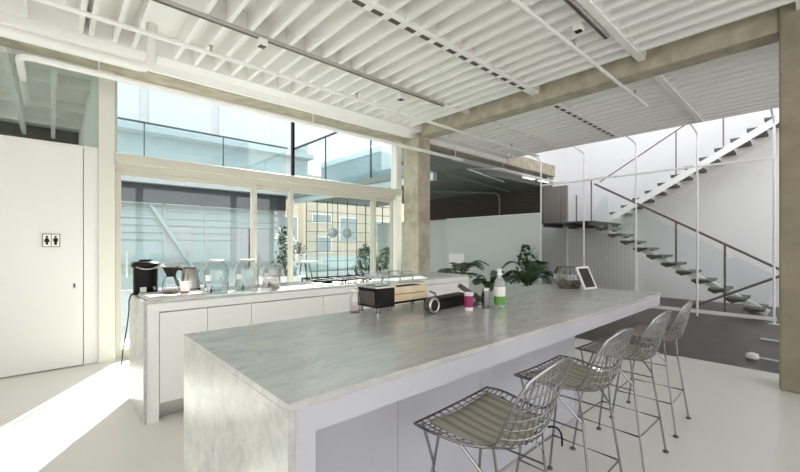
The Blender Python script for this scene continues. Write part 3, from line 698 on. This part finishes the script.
b_ = B(); bar(b_, (UX+.38, .12, 1.88), (UX+.38, -4.0, 1.95+.59*4.0), .04, .17); obj('stringer', b_, 'potwhite', t)
# handrails and posts
b_ = B(); tube(b_, [(-.47, -.08, 2.78), (-.47, -3.5, 2.75-3.37*.602)], .022, 8); obj('handrail', b_, 'brownrail', t, smooth=True)
b_ = B(); tube(b_, [(UX-.45, .18, 2.97), (UX-.45, -4.0, 2.97+4.18*.59)], .014, 8); obj('handrail', b_, 'brownrail', t, smooth=True)
for y in (-1.685, -2.46):
    b_ = B(); zt = 2.75+(y+.13)*.602; tube(b_, [(-.47, y, zt), (-.47, y, .9 if y > -2 else 0)], .018, 8); obj('post', b_, 'brownrail', t, smooth=True)
for y in (-1.465, -2.3, -3.2):
    zt = 2.97+(.18-y)*.59
    b_ = B(); tube(b_, [(UX-.45, y, zt), (UX-.45, y, zt-1.0)], .012, 8); obj('post', b_, 'brownrail', t, smooth=True)
for x, y, z in ((-.5, -.02, 2.86), (-.5, .33, 2.55), (-.5, .71, 2.60), (-.5, 1.2, 2.80)):
    b_ = B(); tube(b_, [(x, y, 1.91), (x, y, z)], .016, 8); obj('post', b_, 'brownrail', t, smooth=True)
b_ = B(); bar(b_, (-.44, -.1, 2.75-.56), (-.44, -3.1, 2.75-2.97*.602-.56), .01, .72); obj('glass_panel', b_, 'clearpane', t)
b_ = B(); tube(b_, [(-.47, -1.83, .02), (-.47, -3.7, 1.05)], .022, 8); obj('raking_strut', b_, 'brownrail', t, smooth=True)

# white rods with a round end on the dark floor beside the pillar
t = thing('base_stand', 'white round-tipped rods on the dark floor by the big pillar', 'stand', (6.3, .05, 0))
b_ = B(); tube(b_, [(-.25, .45, .03), (-.42, -.5, .03)], .010, 8); obj('rod', b_, 'potwhite', t)
b_ = B(); lathe(b_, [(.05,0),(.065,.02),(.055,.06),(.02,.075),(0,.076)], -.25, .49, 20, capt=False); obj('cap', b_, 'potwhite', t, smooth=True)
b_ = B(); tube(b_, [(1.04, .52, .02), (.92, -.5, .02)], .012, 8); obj('rod', b_, 'potwhite', t)
b_ = B(); tube(b_, [(-.42, -.5, .03), (.92, -.5, .02)], .012, 8); obj('cross_rod', b_, 'potwhite', t)

# ------------------------------------------------------------------ plants
def palm(name, loc, hgt, nf, spread, label, cat='plant', leafm='leaf', pot=.18, ph=.35, seed=1, wide=.022):
    rnd = random.Random(seed)
    t = thing(name, label, cat, loc)
    b_ = B(); lathe(b_, [(pot*.75,0),(pot,ph),(pot*.93,ph),(pot*.9,ph-.03)], n=20, capt=False); obj('pot', b_, 'potwhite', t, smooth=True)
    b_ = B(); lathe(b_, [(pot*.9,ph-.05),(pot*.3,ph-.03),(0,ph-.03)], n=20, capt=False); obj('soil', b_, 'soil', t)
    for k in range(nf):
        a = 2*PI*k/nf + rnd.uniform(-.3,.3); up = rnd.uniform(.55, 1.0); sp = spread*rnd.uniform(.6,1.1)
        p0 = Vector((0,0,ph-.04)); p1 = Vector((math.cos(a)*sp*.25, math.sin(a)*sp*.25, ph+(hgt-ph)*up*1.15)); p2 = Vector((math.cos(a)*sp, math.sin(a)*sp, ph+(hgt-ph)*up*rnd.uniform(.45,.8)))
        pts = arc(p0, p1, p2, 14)
        b_ = B(); tube(b_, pts, [.007-.0004*i for i in range(15)], 5)
        for i in range(4, 15):
            d = (pts[min(i+1,14)]-pts[i-1]).normalized(); sd = d.cross(Vector((0,0,1))).normalized()
            L = .26*math.sin(PI*(i-2.5)/13)*spread/.6+.03
            for sg in (-1, 1):
                q = pts[i]; tip = q + sd*sg*L*.8 + d*L*.55 + Vector((0,0,-.25*L))
                m_ = (q+tip)/2 + Vector((0,0,.04*L)); wv = d*wide
                v = [b_.verts.new(x) for x in (q-wv*.5, m_-wv, tip, m_+wv, q+wv*.5)]
                b_.faces.new(v)
        obj('frond', b_, leafm, t)
    return t
palm('potted_palm', (7.1, 3.95, 0), 1.18, 12, .58, 'dark green palm behind the island in front of the pale partition', seed=3, wide=.04)
palm('potted_palm', (6.45, 5.2, 0), 1.12, 10, .60, 'dark green palm beside the concrete column', seed=5, wide=.03)
palm('potted_palm', (5.9, 4.05, 0), .96, 8, .40, 'low dark palm between column palm and green spray bottle', seed=8, wide=.03)
# tall leafy stem on top of the middle palm
def bush(name, loc, hgt, rad, nl, label, leafm='leaf2', seed=1, pot=None, size=.07):
    rnd = random.Random(seed); t = thing(name, label, 'plant', loc)
    z0 = 0
    if pot:
        b_ = B(); lathe(b_, [(pot*.8,0),(pot,pot*1.8),(pot*.93,pot*1.8),(pot*.9,pot*1.7)], n=20, capt=False); obj('pot', b_, 'potwhite', t, smooth=True); z0 = pot*1.7
    st_ = B(); lv = B()
    for k in range(7):
        a = rnd.uniform(0,2*PI); tip = Vector((math.cos(a)*rad*.7, math.sin(a)*rad*.7, hgt*rnd.uniform(.7,1)))
        tube(st_, [Vector((0,0,z0*.9)), Vector((tip.x*.3, tip.y*.3, (tip.z+z0)/2)), tip], [.012,.008,.003], 5)
    for k in range(nl):
        a = rnd.uniform(0,2*PI); r = rad*math.sqrt(rnd.random()); z = z0+(hgt-z0)*(.08+.92*rnd.random())
        r *= math.sin(PI*min(1, .15+.85*(z-z0)/(hgt-z0)))**.5 if z < hgt else .3
        c = Vector((r*math.cos(a), r*math.sin(a), z)); d = Vector((rnd.uniform(-1,1), rnd.uniform(-1,1), rnd.uniform(-.6,.8))).normalized(); u, w_ = frame_of(d); L = size*rnd.uniform(.7,1.3)
        v = [lv.verts.new(p) for p in (c, c+d*L*.5+u*L*.28+w_*L*.06, c+d*L, c+d*L*.5-u*L*.28+w_*L*.06)]; lv.faces.new(v)
    obj('stem', st_, 'soil', t); obj('foliage', lv, leafm, t)
    return t
bush('potted_fig', (8.35, 4.72, 0), 1.30, .24, 240, 'tall rounded leafy plant above the middle palm', 'leaf', 4, .16, .13)
t = thing('leaning_board', 'white board leaning behind the palm beside the column', 'board', (7.35, 5.95, 0), -.4)
b_ = B(); box(b_, -.2, .2, 0, .02, .0, 1.12); obj('sheet', lean(b_, -.1), 'paper', t)
b_ = B(); bar(b_, (0, .14, 1.0), (0, .4, 0), .03, .02); obj('prop', b_, 'steel', t)

# ------------------------------------------------------------------ courtyard outside
def out_facade():
    t = thing('courtyard_building', 'glazed building across the courtyard with aqua panes and white frames', 'building', (0, 13.8, 0))
    obj('slab_edge', box(B(), -14, 6.5, -.6, 1.8, 3.15, 3.55), 'whitebright', t)
    obj('soffit_band', box(B(), -14, 6.5, -.3, .2, 2.62, 3.14), 'sofdark', t)  # dark strip standing for the shadow below the slab edge
    k = 0
    x = -7.0
    while x < 6.2:
        obj('curtain_pane', box(B(), x+.03, x+1.17, 0, .04, .05, 2.6), 'aquaglass', t)
        b_ = B(); box(b_, x-.03, x+.03, -.04, .06, 0, 2.62); obj('mullion', b_, 'whitebright', t)
        x += 1.2; k += 1
    b_ = B()
    for z in (.0, .75, 1.5, 1.72, 1.94, 2.16, 2.4): box(b_, -7, 6.4, -.05, .05, z, z+.05)
    obj('louvre_rails', b_, 'whitebright', t)
    obj('end_wall', box(B(), 6.3, 6.5, -.2, 1.2, 0, 3.15), 'whitebright', t)
    b_ = B(); bar(b_, (2.2, -.12, 2.6), (3.7, -.12, .1), .08, .1); obj('diagonal_brace', b_, 'aquaglass', t)
    for xx in (2.6, 4.6, 5.2):
        b_ = B(); box(b_, xx, xx+.75, -.03, -.005, .6, 1.9); obj('white_blind', b_, 'whitebright', t)  # white patches put in for reflections on the panes
    obj('upper_wall', box(B(), -14, 9, 2.6, 2.9, 3.55, 8.2), 'whitebright', t)
    obj('upper_cornice', box(B(), -14, 9, 2.0, 2.9, 5.3, 5.5), 'whitebright', t)
    for xx in (-4.6, -2.2, .2, 2.6, 5.0):
        obj('upper_window', box(B(), xx, xx+2.1, 2.55, 2.6, 5.6, 7.8), 'palepane', t)
out_facade()
t = thing('glass_balustrade', 'aqua glass balustrade on the roof edge across the courtyard', 'balustrade', (0, 13.3, 3.56))
x = -9.0
while x < 6.3:
    obj('glass_panel', box(B(), x+.01, min(x+2.2, 6.45)-.01, 0, .02, 0.1, 1.33), 'cyanpane', t); obj('seam_post', box(B(), x-.012, x+.012, -.02, .03, .1, 1.33), 'sofdark', t); x += 2.2
obj('cap_rail', box(B(), -9, 6.46, -.03, .05, 1.33, 1.37), 'sofdark', t)
obj('kick_plate', box(B(), -9, 6.46, -.01, .03, 0, .1), 'whitebright', t)
t = thing('glass_balustrade', 'aqua glass balustrade turning towards the concrete column', 'balustrade', (6.62, 6.1, 2.85))
y = 0
while y < 7.0:
    obj('glass_panel', box(B(), 0, .02, y+.01, min(y+2.4, 6.98)-.01, .3, 2.0), 'cyanpane', t); obj('seam_post', box(B(), -.02, .03, y-.012, y+.012, .3, 2.0), 'sofdark', t); y += 2.4
obj('cap_rail', box(B(), -.03, .05, 0, 6.98, 2.0, 2.05), 'sofdark', t)
obj('fascia', box(B(), -.02, .10, 0, 6.98, 0, .3), 'cyanwall', t)
structure('roof', box(B(), 6.75, 11.0, 5.5, 13.6, 3.2, 3.4), 'whitebright', 'flat roof over the dark room', 'roof')
t = thing('roof_skylight', 'white curved skylight vault on the roof behind the side balustrade', 'skylight', (8.8, 11.6, 3.4))
obj('kerb', box(B(), -.8, .8, -1.9, 1.9, 0, 1.0), 'whitebright', t)
b_ = B(); prof = [(-.85*math.cos(PI*k/12), 1.0+.5*math.sin(PI*k/12)) for k in range(13)]
ra = [b_.verts.new((x_, -1.9, z_)) for x_, z_ in prof]; rb_ = [b_.verts.new((x_, 1.9, z_)) for x_, z_ in prof]
b_.faces.new(ra); b_.faces.new(rb_[::-1])
for k in range(12): b_.faces.new((ra[k], ra[k+1], rb_[k+1], rb_[k]))
b_.faces.new((ra[12], ra[0], rb_[0], rb_[12])); obj('vault', b_, 'potwhite', t, smooth=True)
t = thing('steel_grid_screen', 'black steel grid glazing before the cream building', 'grid screen', (9.2, 12.6, 0))
for k in range(10): b_ = B(); box(b_, -2.35+k*.45-.012, -2.35+k*.45+.012, -.015, .015, 0, 3.0); obj('bar', b_, 'blackmatte', t)
for k in range(8): b_ = B(); box(b_, -2.35, 1.7, -.012, .012, .35+k*.37-.01, .35+k*.37+.01); obj('crossbar', b_, 'blackmatte', t)
obj('pane', box(B(), -2.35, 1.7, -.004, .004, .02, 3.0), 'glass', t)
t = thing('cream_building', 'cream rendered building with grey windows beyond the steel grid', 'building', (12, 18, 0))
obj('wall', box(B(), -5.5, 10, 0, .3, .0, 5.0), 'cream', t)
obj('plinth', box(B(), -5.5, 10, -.06, 0, 0, .72), 'aquaglass', t)
for xx, zz, ww, hh in ((-3.6, 1.5, .9, 1.3), (-1.9, 2.5, 1.2, .5), (-.2, 1.5, 1.2, 1.4), (2.2, 1.4, 1.1, 1.4), (-1.6, .9, .9, .9)):
    f = obj('window', box(B(), xx, xx+ww, -.05, -.001, zz, zz+hh), 'potwhite', t)
    obj('pane', box(B(), xx+.06, xx+ww-.06, -.065, -.051, zz+.06, zz+hh-.06), 'greygls', f)
for i, (x, y, lab) in enumerate(((6.95, 11.0, 'round dark globe lamp hanging left of the other under the soffit'), (7.75, 11.3, 'round dark globe lamp hanging right of the other under the soffit'))):
    t = thing('globe_pendant', lab, 'pendant lamp', (x, y, 1.74), 0, 'round globe lamps')
    b_ = B(); lathe(b_, [(.02,-.17)]+[(.17*math.cos(a), .17*math.sin(a)) for a in [-PI/2+.2+k*(PI-.4)/10 for k in range(11)]]+[(.02,.17)], n=20); obj('globe', b_, 'greygls', t, smooth=True)
    b_ = B(); tube(b_, [(0,0,.165),(0,0,3.04-1.74)], .008, 6); obj('wire', b_, 'blackmatte', t)
bush('climbing_plant', (3.95, 8.2, -.02), 1.75, .27, 420, 'tall leafy plant in a white pot outside the narrow sliding door', 'leaf2', 2, .24, .12)
t = thing('planter_box', 'low white planter box outside the sliding doors', 'planter', (3.45, 7.4, -.02))
obj('box_wall', box(B(), -.45, .45, -.2, .2, 0, .72), 'potwhite', t, bevel=.01)
obj('soil', box(B(), -.42, .42, -.17, .17, .72, .725), 'soil', t)
bush('shrub', (6.0, 7.9, -.02), 1.30, .42, 600, 'dark bush outside behind the wide sliding door', 'leaf2', 6, None, .13)
bush('shrub', (5.85, 6.9, -.02), 1.25, .40, 600, 'dark bush outside the pane next to the column', 'leaf2', 9, None, .12)
t = thing('side_table', 'small wooden table outside carrying a flowering plant', 'table', (4.75, 8.9, -.02))
b_ = B(); box(b_, -.45, .45, -.25, .25, .9, .94); obj('table_top', b_, 'wood', t, bevel=.005)
for sx in (-1, 1):
    for sy in (-1, 1): b_ = B(); tube(b_, [(sx*.1, sy*.1, .9), (sx*.3, sy*.18, 0)], .016, 6); obj('leg', b_, 'darkmetal', t)
bush('flower_pot', (4.62, 8.9, .92), .42, .2, 150, 'small dark flowering plant on the outdoor wooden table', 'leaf', 12, .08, .09)

# ------------------------------------------------------------------ camera, light, render look
cam_d = bpy.data.cameras.new('camera'); cam = bpy.data.objects.new('camera', cam_d); COL.objects.link(cam)
cam_d.sensor_width = 36; cam_d.lens = 383/800*36; cam_d.shift_y = 9/800; cam_d.clip_start = .05
cam.location = (0, 0, H); cam.rotation_euler = (PI/2, 0, -math.atan2(.673, .740))
S.camera = cam

sd = bpy.data.lights.new('sun', 'SUN'); sd.energy = 10.0; sd.angle = math.radians(.6); sd.color = (1, .955, .89)
so = bpy.data.objects.new('sun', sd); COL.objects.link(so)
el = math.radians(36); dv = Vector((.51*math.cos(el), .86*math.cos(el), math.sin(el)))
so.rotation_euler = dv.to_track_quat('Z', 'Y').to_euler()

wd = bpy.data.worlds.new('world'); S.world = wd; wd.use_nodes = True
nt = wd.node_tree; bg = nt.nodes['Background']
tc = nt.nodes.new('ShaderNodeTexCoord'); sep = nt.nodes.new('ShaderNodeSeparateXYZ'); rp = nt.nodes.new('ShaderNodeValToRGB')
rp.color_ramp.elements[0].position = 0.0; rp.color_ramp.elements[0].color = (1.0, .985, .955, 1)
rp.color_ramp.elements[1].position = .8; rp.color_ramp.elements[1].color = (.88, .93, 1.0, 1)
nt.links.new(tc.outputs['Generated'], sep.inputs[0]); nt.links.new(sep.outputs['Z'], rp.inputs['Fac']); nt.links.new(rp.outputs['Color'], bg.inputs['Color'])
bg.inputs['Strength'].default_value = 1.55

S.view_settings.view_transform = 'Standard'; S.view_settings.look = 'None'
S.view_settings.exposure = 0.80; S.view_settings.gamma = 1.0; S.view_settings.use_curve_mapping = False
S.cycles.max_bounces = 12; S.cycles.diffuse_bounces = 8; S.cycles.transparent_max_bounces = 24
S.cycles.sample_clamp_indirect = 6; S.cycles.caustics_reflective = False; S.cycles.caustics_refractive = False
